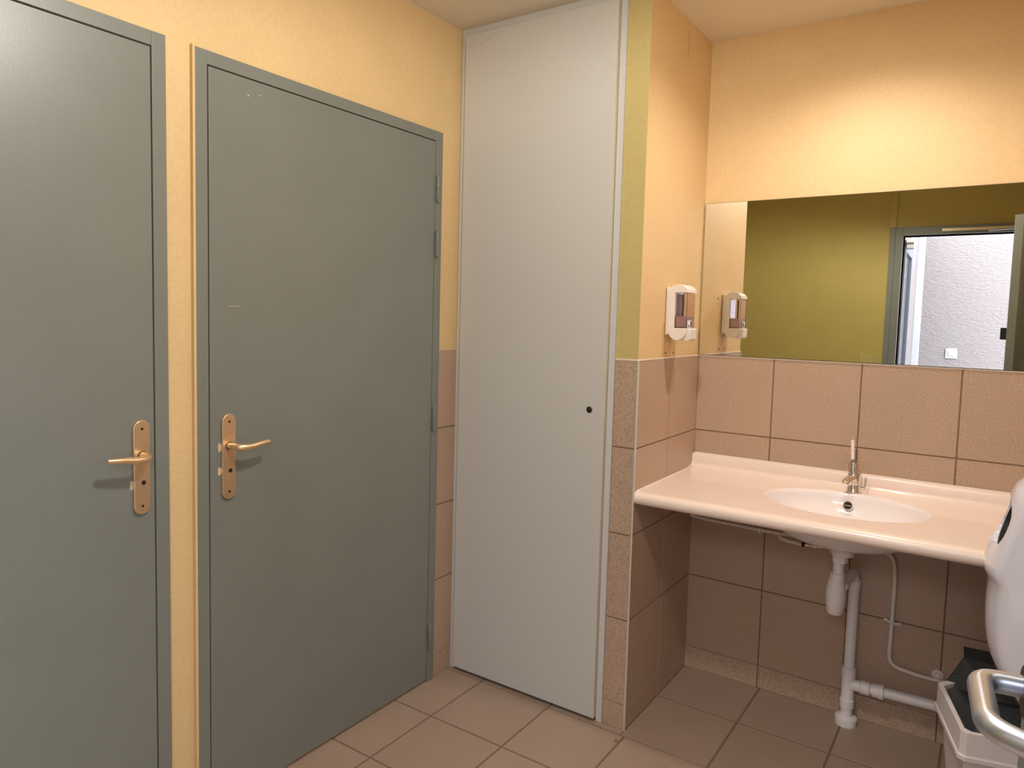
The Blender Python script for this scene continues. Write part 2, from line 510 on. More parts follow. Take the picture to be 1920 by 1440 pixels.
# ================================================================== DOORS
LEAF_X = -0.762
def escutcheon(parent, yc, z0, z1, hubz, keyz, direction, tip_dy, tip_z, patches):
    x = LEAF_X
    w = 0.0215
    bm = new_bm()
    prof = []
    for k in range(13):
        a = math.pi*k/12
        prof.append((x, yc+w*math.cos(a), z1-w+w*math.sin(a)))
    for k in range(13):
        a = math.pi+math.pi*k/12
        prof.append((x, yc+w*math.cos(a), z0+w+w*math.sin(a)))
    prism(bm, prof, (0.008, 0, 0))
    pl = finish('handle_plate', bm, M['brass'], parent, bevel=0.002, segs=2)
    tag(pl, 'champagne coloured long plate with rounded ends')
    bm = new_bm()
    lathe(bm, [(0.0035, 0), (0.0035, 0.0006)], (x+0.008, yc, z1-0.0215), (1, 0, 0), 12)
    finish('screw', bm, M['steel_dark'], pl)
    bm = new_bm()
    lathe(bm, [(0.0035, 0), (0.0035, 0.0006)], (x+0.008, yc, z0+0.0215), (1, 0, 0), 12)
    finish('screw', bm, M['steel_dark'], pl)
    bm = new_bm()
    lathe(bm, [(0.0058, 0), (0.0058, 0.0008), (0.0035, 0.0008)], (x+0.008, yc+0.003, keyz), (1, 0, 0), 16)
    finish('keyhole', bm, M['dark'], pl)
    # lever: neck out of the plate, then a bar that swells a little and curves along the door
    sgn = direction
    bm = new_bm()
    path = [(x+0.006, yc, hubz), (x+0.022, yc, hubz), (x+0.036, yc+sgn*0.002, hubz), (x+0.047, yc+sgn*0.010, hubz-0.001), (x+0.053, yc+sgn*0.024, hubz-0.002),
            (x+0.055, yc+sgn*0.045, hubz-0.001), (x+0.0545, yc+sgn*0.07, (hubz+tip_z)/2), (x+0.053, yc+sgn*tip_dy*0.93, tip_z-0.001), (x+0.052, yc+sgn*tip_dy, tip_z)]
    tube(bm, path, [0.0098, 0.0095, 0.0095, 0.0098, 0.0095, 0.0088, 0.0078, 0.0066, 0.0052], 20)
    finish('lever', bm, M['brass'], parent, smooth=True, angle=60)
    bm = new_bm()
    lathe(bm, [(0.0115, 0), (0.0115, 0.0012)], (x+0.008, yc, hubz), (1, 0, 0), 20)
    finish('lever_collar', bm, M['steel_dark'], parent)
    for (dy, dz, ry, rz) in patches:
        bm = new_bm()
        pts = []
        for k in range(11):
            a = 2*math.pi*k/11
            rr = 1+0.18*math.sin(3*a+dz*90)
            pts.append((x+0.0002, yc+dy+ry*rr*math.cos(a), dz+rz*rr*math.sin(a)))
        prism(bm, pts, (0.0006, 0, 0))
        tag(finish('chipped_paint', bm, M['paper'], parent), 'pale spot of missing paint at the plate edge')

def hinge(parent, y, z0, z1):
    bm = new_bm()
    zc = (z0+z1)/2
    xx = LEAF_X+0.007
    lathe(bm, [(0, z0-0.004), (0.004, z0-0.003), (0.0066, z0+0.001), (0.0066, zc-0.0008)], (xx, y, 0), (0, 0, 1), 16)
    lathe(bm, [(0.0066, zc+0.0008), (0.0066, z1-0.001), (0.004, z1+0.002), (0, z1+0.003)], (xx, y, 0), (0, 0, 1), 16)
    lathe(bm, [(0.0045, zc-0.001), (0.0045, zc+0.001)], (xx, y, 0), (0, 0, 1), 12)
    box(bm, LEAF_X-0.01, xx, y-0.0015, y+0.0015, z0+0.004, zc-0.002)
    finish('hinge', bm, M['door'], parent, smooth=True, angle=40)

def cubicle_door(name, label, y0, y1, fy0_, fy1_, handle):
    """leaf from y0 to y1, steel frame from fy0_ to fy1_"""
    t = thing(name, label, 'door', (-W, (y0+y1)/2, 0), kind='structure')
    zt, zf = 2.0795, 2.119
    bm = new_bm()
    x0, x1 = -W-0.02, LEAF_X
    g_ = 0.0035
    box(bm, x0, x1, fy0_, y0-g_, 0.0, zf)
    box(bm, x0, x1, y1+g_, fy1_, 0.0, zf)
    box(bm, x0, x1, y0-g_, y1+g_, zt+g_, zf)
    fr = finish('door_frame', bm, M['door'], t, bevel=0.0015)
    bm = new_bm(); box(bm, -W-0.055, -W-0.045, y0-g_, y1+g_, 0, zt+g_)  # near-black sheet standing in for the shade in the gap round the leaf
    finish('gap_shade_sheet', bm, M['dark'], t)
    bm = new_bm(); box(bm, x0, LEAF_X-0.0005, y0, y1, 0.012, zt)
    finish('door_leaf', bm, M['door'], t, bevel=0.0012)
    return t
d2 = cubicle_door('door_2', 'grey green cubicle door between yellow strip and white closet', -1.7085, -0.7685, -1.7475, -0.727, None)
for z0, z1 in ((1.862, 1.954), (1.658, 1.751), (1.0, 1.09), (0.136, 0.2305)):
    hinge(d2, -0.7605, z0, z1)
escutcheon(d2, -1.654, 0.909, 1.150, 1.0605, 0.990, 1, 0.1010, 1.0665,
           [(-0.026, 1.058, 0.006, 0.013), (-0.026, 0.991, 0.007, 0.012)])
d1 = cubicle_door('door_1', 'grey green cubicle door cut off by the left edge of the photo', -2.808, -1.868, -2.847, -1.8275, None)
escutcheon(d1, -1.9045, 0.919, 1.1585, 1.0697, 1.000, -1, 0.1080, 1.0765,
           [(-0.0235, 1.062, 0.006, 0.007), (0.0225, 1.066, 0.004, 0.007), (-0.0235, 0.996, 0.006, 0.012)])
# side of the frame of door_2 painted over with the wall colour
bm = new_bm(); box(bm, -W-0.0025, LEAF_X-0.0005, -1.7545, -1.7477, 0.0, 2.123)
tag(finish('trim_2', bm, M['wall']), 'narrow yellow painted bead along the left side of the cubicle door frame', 'trim', kind='structure')

# ---- tall white closet door
t = thing('door_3', 'tall white closet door reaching the ceiling beside the tiled pillar', 'door', (-0.43, -0.61, 0), kind='structure')
bm = new_bm()
box(bm, -W, -0.749, -0.606, -0.56, 0.0, H)
box(bm, -0.108, -0.0855, -0.604, -0.56, 0.0, H)
box(bm, -0.749, -0.108, -0.604, -0.56, 2.506, H)
finish('door_frame', bm, M['frame_white'], t, bevel=0.001)
bm = new_bm(); box(bm, -0.7475, -0.1105, -0.6195, -0.598, 0.014, 2.5025)
pl = finish('door_leaf', bm, M['panel'], t, bevel=0.0008)
bm = new_bm(); box(bm, -0.1105, -0.1095, -0.6192, -0.598, 0.014, 2.5025)
tag(finish('edge_band', bm, M['panel_edge'], pl), 'cream edge band')
bm = new_bm(); box(bm, -0.749, -0.108, -0.598, -0.575, 0.0, 0.010)  # near-black strip: shade below the closet leaf put into its colour
tag(finish('gap_shade_strip', bm, M['dark'], t), 'dark strip painted as the shade under the closet door')
bm = new_bm()
lathe(bm, [(0.0115, 0), (0.0115, 0.0015), (0.0085, 0.003), (0.006, 0.003)], (-0.1675, -0.6195, 1.1215), (0, -1, 0), 24)
lk_ = finish('lock', bm, M['steel_dark'], t, smooth=True)
bm = new_bm(); lathe(bm, [(0.004, 0), (0.004, 0.0005)], (-0.1675, -0.6226, 1.1215), (0, -1, 0), 12)
finish('keyhole', bm, M['dark'], lk_)
bm = new_bm(); tube(bm, [(-0.735, -0.6197, 2.459), (-0.700, -0.6197, 2.4615), (-0.6775, -0.6197, 2.4617), (-0.631, -0.6197, 2.4723), (-0.5715, -0.6197, 2.4893)], 0.0008, 6)
tag(finish('scratch', bm, M['panel_edge'], pl), 'thin curved scratch near the top left corner')

# ---- doorway in the rear wall, seen in the mirror: frame, closer, outward open leaf
t = thing('door_4', 'grey green outer door frame seen in the mirror, its leaf open to daylight', 'door', (0.80, YB, 0), kind='structure')
bm = new_bm()
F0, F1, FZ = 0.358, XR-0.002, 2.132
box(bm, F0, DX0, YB-0.13, YB+0.020, 0, FZ)
box(bm, DX1, F1, YB-0.13, YB+0.020, 0, FZ)
box(bm, DX0, DX1, YB-0.13, YB+0.020, DZ, FZ)
finish('door_frame', bm, M['door'], t, bevel=0.002)
bm = new_bm(); box(bm, 0.322, F0-0.001, YB+0.0002, YB+0.012, 0, FZ+0.003)
finish('architrave', bm, M['door'], t, bevel=0.002)
bm = new_bm(); box(bm, 0.636, 1.19, YB+0.0205, YB+0.034, 2.092, 2.112)
rl = finish('closer_rail', bm, M['ali_rail'], t, bevel=0.001)
bm = new_bm(); tube(bm, [(0.90, YB+0.028, 2.088), (1.19, YB+0.05, 2.100)], 0.006, 8)
finish('closer_arm', bm, M['alu'], rl, smooth=True)
# outward open leaf: white lacquered with dark panes
def leafpt(s, off, z):      # s along the leaf from its hinge, off across it
    d = Vector((-0.025, -1.0, 0)).normalized(); n_ = Vector((1.0, -0.025, 0)).normalized()
    p = Vector((0.412, YB-0.135, 0)) + d*s + n_*off
    return (p.x, p.y, z)
def leafbox(bm, s0, s1, o0, o1, z0, z1):
    prism(bm, [leafpt(s0, o0, z0), leafpt(s1, o0, z0), leafpt(s1, o1, z0), leafpt(s0, o1, z0)], (0, 0, z1-z0))
bm = new_bm()
leafbox(bm, 0, 0.78, -0.045, 0.0, 0.02, 0.30); leafbox(bm, 0, 0.78, -0.045, 0.0, 1.98, 2.06)
leafbox(bm, 0, 0.09, -0.045, 0.0, 0.30, 1.98); leafbox(bm, 0.69, 0.78, -0.045, 0.0, 0.30, 1.98)
dl = finish('door_leaf', bm, M['white_metal'], t, bevel=0.002)
tag(dl, 'grey door leaf with a dark pane, standing open outside')
bm = new_bm(); leafbox(bm, 0.09, 0.69, -0.028, -0.016, 0.30, 1.98)
finish('pane', bm, M['lock_glass'], dl)
bm = new_bm(); leafbox(bm, 0.0, 0.10, 0.001, 0.05, 2.00, 2.045)
tag(finish('door_closer', bm, M['alu'], dl, bevel=0.003), 'silver closer bracket at the top')

# ---- green leaf standing open on the right, next to the camera
A0 = Vector((1.0300, -1.987, 0)); dd = Vector((0.12, -0.9928, 0)).normalized(); nn = Vector((dd.y, -dd.x, 0)).normalized()   # nn points to the camera side (-x)
if nn.x > 0: nn = -nn
t = thing('door_5', 'grey green door leaf standing open at the right edge with silver lever', 'door', (1.10, -2.4, 0), kind='structure')
def gp(s, off, z):
    p = A0 + dd*s + nn*off
    return Vector((p.x, p.y, z))
bm = new_bm()
prism(bm, [gp(0, 0, 0.012), gp(0.83, 0, 0.012), gp(0.83, -0.04, 0.012), gp(0, -0.04, 0.012)], (0, 0, 2.045))
finish('door_leaf', bm, M['door'], t, bevel=0.0015)
hz = 1.098
bm = new_bm()
c1 = gp(0.048, 0, hz)
lathe(bm, [(0.0265, 0), (0.0265, 0.006), (0.024, 0.008), (0.012, 0.008)], c1, nn, 32)
ro = finish('rosette', bm, M['steel_dark'], t, smooth=True)
tag(ro, 'round grey rosette')
bm = new_bm()
c1o = Vector((0.992, -2.029, hz)); c2o = Vector((1.0008, -2.131, hz))
f1 = gp(0.046, 0.004, hz); f2 = gp(0.150, 0.012, hz)
f1 = Vector((f1.x, c1o.y+0.006, hz)); f2 = Vector((f2.x, c2o.y-0.016, hz))
tube(bm, rounded([f1, c1o, c2o, f2], 0.020, 10), 0.0108, 24)
lv = finish('lever', bm, M['alu'], t, smooth=True, angle=70)
tag(lv, 'satin silver tubular lever bent back to the leaf')
bm = new_bm()
for z0 in (0.25, 1.0, 1.8):
    p = gp(0.838, -0.02, 0)
    lathe(bm, [(0.007, z0), (0.007, z0+0.1)], (p.x, p.y, 0), (0, 0, 1), 12)
finish('hinge', bm, M['door'], t, smooth=True)

# ---- the courtyard outside the doorway
bm = new_bm(); box(bm, 0.368, 3.2, -4.75, -4.60, -0.1, 2.4)
wo = finish('wall_outside', bm, M['roughcast']); tag(wo, 'pinkish white roughcast wall in daylight, seen in the mirror through the doorway', 'wall', kind='structure')
bm = new_bm(); box(bm, 0.15, 0.368, -4.75, -3.98, -0.1, 2.4)
tag(finish('wall_outside_side', bm, M['roughcast']), 'narrow greyish roughcast return wall outside the doorway', 'wall', kind='structure')
bm = new_bm(); box(bm, 0.368, 0.425, -4.60, -4.594, -0.1, 2.4)
tag(finish('trim_3', bm, M['switch'], bevel=0.003), 'smooth white vertical band in the corner of the roughcast wall', 'trim', kind='structure')
bm = new_bm(); box(bm, -2.5, 3.5, -4.75, -3.12, -0.15, -0.02)
tag(finish('ground_outside', bm, M['ext_ground']), 'grey concrete ground outside the doorway', 'ground', kind='structure')
# ------------------------------------------------------------------ fittings outside and on the rear wall
t = thing('light_switch', 'white square rocker switch on the roughcast wall, seen in the mirror', 'switch', (0.672, -4.597, 1.21))
bm = new_bm(); box(bm, 0.628, 0.716, -4.612, -4.5915, 1.166, 1.254); finish('switch_plate', bm, M['switch'], t, bevel=0.004)
bm = new_bm(); box(bm, 0.648, 0.696, -4.5915, -4.586, 1.186, 1.234); finish('rocker', bm, M['switch'], t, bevel=0.002)
t = thing('wall_socket', 'pale flat socket plate on the olive wall, low in the mirror', 'socket', (0.219, YB, 1.18))
bm = new_bm(); box(bm, 0.174, 0.264, YB, YB+0.010, 1.135, 1.225); finish('socket_plate', bm, M['socket'], t, bevel=0.003)
bm = new_bm(); lathe(bm, [(0.026, 0), (0.026, 0.002), (0.022, 0.0025), (0.021, 0.001), (0, 0.001)], (0.219, YB+0.010, 1.18), (0, 1, 0), 28); finish('socket_well', bm, M['socket'], t, smooth=True)

# ================================================================== MIRROR
t = thing('wall_mirror', 'wide frameless mirror above the washbasin, tight in the corner', 'mirror', (0.6, -0.003, TOP))
bm = new_bm(); box(bm, 0.0035, 1.20, -0.0055, -0.0002, TOP+0.004, 1.9065); finish('mirror_backing', bm, M['steel_dark'], t)
bm = new_bm()
a = [bm.verts.new(p) for p in ((0.0045, -0.0062, TOP+0.005), (1.199, -0.0062, TOP+0.005), (1.199, -0.0062, 1.9055), (0.0045, -0.0062, 1.9055))]
b = [bm.verts.new((v.co.x, -0.0056, v.co.z)) for v in a]
bm.faces.new(a)
bm.faces.new(b[::-1])
for k in range(4): bm.faces.new((a[k], a[(k+1) % 4], b[(k+1) % 4], b[k]))
finish('mirror_glass', bm, M['mirror'], t)

# ================================================================== SOAP DISPENSER
t = thing('soap_dispenser', 'white soap dispenser with smoked window on the niche side wall', 'dispenser', (0.0, -0.33, 1.37))
ya, yb = -0.376, -0.284          # near and far side
bm = new_bm(); box(bm, -0.0005, 0.012, ya+0.002, yb-0.002, 1.388, 1.560); finish('back_plate', bm, M['plastic'], t, bevel=0.004)
# shell: profile in x-z (domed top, round bottom), with a window cut out of sides and front
def prof_shell():
    pts = []
    x0, x1 = 0.010, 0.081
    zt, zb = 1.5695, 1.3700
    for k in range(17):            # top dome
        a_ = math.pi - math.pi*k/16
        pts.append((x0+(x1-x0)/2+(x1-x0)/2*math.cos(a_), 1.5395+0.030*math.sin(a_)))
    for k in range(17):            # round bottom
        a_ = -math.pi*k/16
        pts.append((x0+(x1-x0)/2+(x1-x0)/2*math.cos(a_), 1.412+0.042*math.sin(a_)))
    return pts
pr = prof_shell()
bm = new_bm()
prism(bm, [(x, ya, z) for x, z in pr], (0, yb-ya, 0))
sh = finish('shell', bm, M['plastic'], t)
cut = new_bm(); box(cut, 0.034, 0.2, ya-0.05, yb+0.05, 1.4135, 1.5395)
me = bpy.data.meshes.new('cut'); cut.to_mesh(me); cut.free()
co = bpy.data.objects.new('cutter', me)
def boolean_apply(o, cutter_list, op='DIFFERENCE', mats=None):
    for c_ in cutter_list:
        col.objects.link(c_)
        md = o.modifiers.new('b', 'BOOLEAN'); md.object = c_; md.operation = op; md.solver = 'EXACT'
    dg = bpy.context.evaluated_depsgraph_get(); dg.update()
    nm = bpy.data.meshes.new_from_object(o.evaluated_get(dg))
    o.modifiers.clear()
    old = o.data; o.data = nm; nm.name = old.name
    for c_ in cutter_list:
        bpy.data.objects.remove(c_)
boolean_apply(sh, [co])
bv = sh.modifiers.new('bevel', 'BEVEL'); bv.width = 0.006; bv.segments = 4; bv.limit_method = 'ANGLE'; bv.angle_limit = math.radians(50)
for p_ in sh.data.polygons: p_.use_smooth = True
sh.data.set_sharp_from_angle(angle=math.radians(35))
# smoked reservoir in the window: thin clear walls, soap standing in its lower third
bm = new_bm(); box(bm, 0.035, 0.0775, ya+0.003, yb-0.003, 1.4145, 1.5385)
rs = finish('reservoir', bm, M['smoke'], t, bevel=0.004, segs=3)
tag(rs, 'smoked clear reservoir')
bm = new_bm(); box(bm, 0.0375, 0.075, ya+0.0055, yb-0.0055, 1.417, 1.4560); sp = finish('soap', bm, M['soap'], rs)
tag(sp, 'mauve liquid soap')
bm = new_bm()
box(bm, 0.0772, 0.0785, ya+0.0020, ya+0.0035, 1.4145, 1.5385); box(bm, 0.034, 0.078, ya+0.0018, ya+0.0030, 1.5372, 1.5390); box(bm, 0.034, 0.078, ya+0.0018, ya+0.0030, 1.4140, 1.4155)
finish('reservoir_edge', bm, M['edge_mauve'], rs)
bm = new_bm(); box(bm, 0.050, 0.056, ya+0.03, ya+0.036, 1.456, 1.535); finish('pump_tube', bm, M['bin_in'], rs)
bm = new_bm(); box(bm, 0.0775, 0.0795, ya+0.014, ya+0.050, 1.416, 1.442); lb = finish('label_sticker', bm, M['label_white'], t)
bm = new_bm()
box(bm, 0.0795, 0.0800, ya+0.018, ya+0.021, 1.420, 1.425); box(bm, 0.0795, 0.0800, ya+0.0225, ya+0.0255, 1.420, 1.425); box(bm, 0.0795, 0.0800, ya+0.027, ya+0.030, 1.420, 1.425)
tube(bm, [(0.0797, ya+0.042, 1.439), (0.0797, ya+0.044, 1.431), (0.0797, ya+0.042, 1.423), (0.0797, ya+0.036, 1.420)], [0.0012, 0.0032, 0.0030, 0.0008], 8)
finish('sticker_print', bm, M['label_blue'], lb)
bm = new_bm()
prism(bm, [(0.060, ya+0.012, 1.4125), (0.092, ya+0.012, 1.4125), (0.090, ya+0.012, 1.374), (0.078, ya+0.012, 1.366), (0.056, ya+0.012, 1.372)], (0, yb-ya-0.024, 0))
finish('push_lever', bm, M['plastic'], t, bevel=0.004, segs=3)
# empty dowels left from earlier fittings
for (y_, z_, lab) in ((-0.3527, 1.3209, 'small dark screw hole left of its twin under the soap dispenser'),
                      (-0.2757, 1.3197, 'small dark screw hole right of its twin under the soap dispenser'),
                      (-0.232, 1.5384, 'small dark screw hole to the mirror side of the soap dispenser')):
    bm = new_bm()
    lathe(bm, [(0.0042, 0), (0.0042, 0.0012), (0.0024, 0.0012), (0.0024, -0.002), (0, -0.002)], (-0.0026, y_, z_), (1, 0, 0), 14)
    o = finish('wall_plug', bm, M['steel_dark'], smooth=True)
    tag(o, lab, 'screw hole')

# ================================================================== WASHBASIN COUNTER
CX, CY, CA, CB, CZ = 0.606, -0.283, 0.250, 0.187, 0.850
X0c, X1c = 0.003, XR-0.003
t = thing('washbasin_counter', 'long cream washbasin counter with moulded oval basin under the mirror', 'washbasin', (0.62, -0.30, 0.80))
bm = new_bm()
yf, yk = -0.565, -0.0455            # flat field between nose and cove
N = 96
def field(z, y0, y1, ca, cb_):
    """flat sheet at height z with an elliptical hole"""
    inner, outer = [], []
    for k in range(N):
        a_ = 2*math.pi*k/N
        ex, ey = ca*math.cos(a_), cb_*math.sin(a_)
        inner.append(bm.verts.new((CX+ex, CY+ey, z)))
        tx = ((X1c if ex > 0 else X0c)-CX)/ex if abs(ex) > 1e-9 else 1e9
        ty = ((y1 if ey > 0 else y0)-CY)/ey if abs(ey) > 1e-9 else 1e9
        s_ = min(tx, ty)
        outer.append(bm.verts.new((CX+s_*ex, CY+s_*ey, z)))
    for k in range(N):
        bm.faces.new((inner[k], inner[(k+1) % N], outer[(k+1) % N], outer[k]))
    for cx_, cy_ in ((X0c, y0), (X1c, y0), (X1c, y1), (X0c, y1)):
        best = None
        for k in range(N):
            p_, q_ = outer[k].co, outer[(k+1) % N].co
            if abs(p_.x-q_.x) > 1e-6 and abs(p_.y-q_.y) > 1e-6:
                d_ = (p_-Vector((cx_, cy_, z))).length+(q_-Vector((cx_, cy_, z))).length
                if best is None or d_ < best[0]: best = (d_, k)
        if best:
            k = best[1]
            bm.faces.new((outer[k], outer[(k+1) % N], bm.verts.new((cx_, cy_, z))))
field(CZ, yf, yk, CA, CB)
field(CZ-0.030, -0.55, -0.0015, CA+0.003, CB+0.003)
def sweep(prof):
    a_ = [bm.verts.new((X0c, y, z)) for y, z in prof]; b_ = [bm.verts.new((X1c, y, z)) for y, z in prof]
    for i in range(len(prof)-1):
        bm.faces.new((a_[i], a_[i+1], b_[i+1], b_[i]))
    return a_, b_
front = [(yf, CZ)]
for k in range(1, 13):
    a_ = math.pi/2 + math.pi*k/12
    front.append((-0.5785+0.0215*math.cos(a_), CZ-0.0215+0.0215*math.sin(a_)))
front += [(-0.55, CZ-0.043), (-0.55, CZ-0.030)]
sweep(front)
back = [(yk, CZ), (-0.043, CZ+0.0012), (-0.040, CZ+0.005)]
for k in range(1, 7):
    a_ = math.pi*1.5 + math.pi/2*k/6
    back.append((-0.040+0.016*math.cos(a_), CZ+0.021+0.016*math.sin(a_)))
back += [(-0.0230, 0.898), (-0.020, 0.9035), (-0.014, 0.9050), (-0.0015, 0.9050), (-0.0015, CZ-0.03)]
sweep(back)
bmesh.ops.remove_doubles(bm, verts=bm.verts, dist=0.0004)
ct = finish('countertop', bm, M['counter'], t, smooth=True, angle=50)
# bowl
bm = new_bm()
def bowl_ring(s_, z, k0=0):
    return [bm.verts.new((CX+(CA*s_)*math.cos(2*math.pi*k/N), CY+(CB*s_)*math.sin(2*math.pi*k/N), z)) for k in range(N)]
DEP = 0.128
prof = [(1.0, CZ), (0.985, CZ-0.004), (0.965, CZ-0.012)]
for k in range(1, 15):
    q_ = k/14
    s_ = 0.965*math.cos(q_*math.pi/2)**0.62
    prof.append((max(s_, 0.0), CZ-0.012-(DEP-0.012)*math.sin(q_*math.pi/2)**1.15))
prof[-1] = (0.08, prof[-1][1])
rg = [bowl_ring(s_, z) for s_, z in prof]
out_prof = [(0.08, CZ-DEP-0.012)]
for k in range(13, -1, -1):
    q_ = k/14
    out_prof.append((1.0*math.cos(q_*math.pi/2)**0.62+0.015, CZ-0.020-(DEP-0.008)*math.sin(q_*math.pi/2)**1.15))
rg += [bowl_ring(s_, z) for s_, z in out_prof]
for A_, B_ in zip(rg, rg[1:]):
    for k in range(N):
        bm.faces.new((A_[k], A_[(k+1) % N], B_[(k+1) % N], B_[k]))
bs = finish('basin', bm, M['basin'], t, smooth=True, angle=60)
tag(bs, 'white oval bowl')
bm = new_bm()
lathe(bm, [(0, 0.0), (0.024, 0.0), (0.027, 0.003), (0.030, 0.003), (0.030, -0.006)], (CX, CY, CZ-DEP), (0, 0, 1), 28, cap=False)
finish('drain_grate', bm, M['chrome'], bs, smooth=True)
# overflow ring on the back slope of the bowl
on_ = Vector((0, -0.93, 0.38)).normalized()
oc = Vector((0.5975, -0.1235, 0.810))
bm = new_bm()
lathe(bm, [(0.0105, 0.0015), (0.0118, 0.0035), (0.0145, 0.0035), (0.0155, 0.001), (0.0155, -0.01)], oc, on_, 28, cap=False)
of = finish('overflow_ring', bm, M['chrome'], bs, smooth=True)
bm = new_bm(); lathe(bm, [(0, 0.0012), (0.0115, 0.0012)], oc, on_, 24, cap=False); finish('overflow_hole', bm, M['dark'], of)
bm = new_bm(); tube(bm, [oc+on_*0.002+Vector((-0.011, 0, 0)), oc+on_*0.002+Vector((0.011, 0, 0))], 0.0016, 8); finish('overflow_bar', bm, M['chrome'], of)
# sealant beads against the wall
bm = new_bm()
tube(bm, [(0.0025, -0.594, CZ-0.026), (0.0025, -0.597, CZ-0.018), (0.0025, -0.585, CZ-0.003), (0.0025, -0.565, CZ+0.001), (0.0025, -0.08, CZ+0.001), (0.0025, -0.035, CZ+0.008), (0.0025, -0.022, CZ+0.025), (0.0025, -0.020, 0.905)], 0.0026, 8)
tube(bm, [(0.003, -0.0025, 0.9055), (X1c, -0.0025, 0.9055)], 0.0022, 8)
tag(finish('sealant_bead', bm, M['caulk'], t, smooth=True), 'white sealant bead')

# ================================================================== TAP
CZ += 0.0012
t = thing('tap', 'small chrome push tap with upright white rod behind the basin', 'tap', (0.607, -0.082, CZ))
ty_ = -0.0710; tx_ = 0.6045
bm = new_bm()
lathe(bm, [(0.0245, 0), (0.0245, 0.004), (0.0232, 0.006), (0.0225, 0.030), (0.0220, 0.050), (0.0205, 0.060), (0.0190, 0.066)], (tx_, ty_, CZ), (-0.02, 0, 1), 32)
finish('tap_body', bm, M['chrome'], t, smooth=True)
bm = new_bm()
tube(bm, [(tx_, ty_, CZ+0.042), (tx_-0.006, ty_-0.02, CZ+0.046), (tx_-0.012, ty_-0.045, CZ+0.045), (tx_-0.017, ty_-0.066, CZ+0.040), (tx_-0.0185, ty_-0.072, CZ+0.034)], [0.017, 0.016, 0.0145, 0.0135, 0.0105], 24)
finish('spout', bm, M['chrome'], t, smooth=True, angle=60)
bm = new_bm()
lathe(bm, [(0.0190, 0.066), (0.0212, 0.067), (0.0205, 0.080), (0.0172, 0.103), (0.0166, 0.106), (0.0125, 0.106), (0.0115, 0.101)], (tx_-0.001, ty_, CZ), (-0.04, 0, 1), 32)
finish('push_cone', bm, M['chrome'], t, smooth=True, angle=35)
bm = new_bm()
lathe(bm, [(0.0100, 0.100), (0.0078, 0.112), (0.0062, 0.116)], (tx_-0.001, ty_, CZ), (-0.04, 0, 1), 20)
tag(finish('rubber_gaiter', bm, M['bin_in'], t, smooth=True), 'dark rubber collar')
bm = new_bm()
lathe(bm, [(0.0056, 0.112), (0.0056, 0.188)], (tx_-0.001, ty_, CZ), (-0.06, 0, 1), 20)
rd = finish('push_rod', bm, M['basin'], t, smooth=True, angle=40); tag(rd, 'white push rod')
bm = new_bm()
lathe(bm, [(0.0060, 0.186), (0.0062, 0.190), (0.0045, 0.195), (0, 0.1965)], (tx_-0.001, ty_, CZ), (-0.06, 0, 1), 20)
finish('rod_tip', bm, M['chrome'], rd, smooth=True)
bm = new_bm()
tube(bm, [(tx_+0.016, ty_-0.004, CZ+0.022), (tx_+0.030, ty_-0.008, CZ+0.020), (tx_+0.038, ty_-0.010, CZ+0.020)], [0.0065, 0.0058, 0.005], 16)
tube(bm, [(tx_+0.0375, ty_-0.010, CZ+0.012), (tx_+0.0375, ty_-0.010, CZ+0.058), (tx_+0.0375, ty_-0.010, CZ+0.061)], [0.0038, 0.0038, 0.002], 14)
finish('mixer_lever', bm, M['chrome'], t, smooth=True)

# ================================================================== WASTE PIPEWORK
t = thing('waste_pipe', 'white plastic waste pipe with bottle trap standing under the basin', 'pipe', (0.628, -0.068, 0))
ax_, ay_ = 0.606, -0.27
bm = new_bm()
lathe(bm, [(0.026, 0.7085), (0.0385, 0.7045), (0.0385, 0.684), (0.035, 0.676), (0.018, 0.674)], (0.611, ay_, 0), (0, 0, 1), 36)
finish('waste_flange', bm, M['pvc'], t, smooth=True, angle=35)
bm = new_bm(); lathe(bm, [(0.0245, 0.674), (0.0245, 0.650)], (0.6045, ay_, 0), (0, 0, 1), 8)
finish('nut', bm, M['pvc'], t, bevel=0.0015)
bm = new_bm(); lathe(bm, [(0.0172, 0.66), (0.0172, 0.59)], (0.602, ay_, 0), (0, 0, 1), 28)
finish('tail_tube', bm, M['pvc'], t, smooth=True)
bm = new_bm(); lathe(bm, [(0.0235, 0.611), (0.0240, 0.590)], (0.600, ay_, 0), (0, 0, 1), 12)
finish('nut', bm, M['pvc'], t, bevel=0.0015)
bm = new_bm(); lathe(bm, [(0.0225, 0.592), (0.0250, 0.585), (0.0300, 0.560), (0.0318, 0.535), (0.0318, 0.533), (0.0310, 0.532), (0.0315, 0.530), (0.0300, 0.505), (0.0255, 0.478), (0.0225, 0.472), (0, 0.470)], (0.598, ay_, 0), (-0.0, 0, 1), 36)
finish('bottle_trap', bm, M['pvc'], t, smooth=True, angle=35)
SX, SY = 0.626, -0.066
bm = new_bm()
tube(bm, rounded([(0.615, ay_+0.02, 0.560), (0.622, -0.12, 0.566), (SX-0.002, SY, 0.566), (SX, SY, 0.50)], 0.03, 8), 0.0155, 20)
finish('elbow', bm, M['pvc'], t, smooth=True, angle=60)
bm = new_bm(); lathe(bm, [(0.0195, 0.535), (0.0205, 0.532), (0.0205, 0.505), (0.0185, 0.502)], (SX, SY, 0), (0, 0, 1), 28)
finish('socket_collar', bm, M['pvc'], t, smooth=True, angle=35)
bm = new_bm(); lathe(bm, [(0.0180, 0.503), (0.0180, 0.20)], (SX, SY, 0), (0, 0, 1), 28)
finish('standpipe', bm, M['pvc'], t, smooth=True)
bm = new_bm()
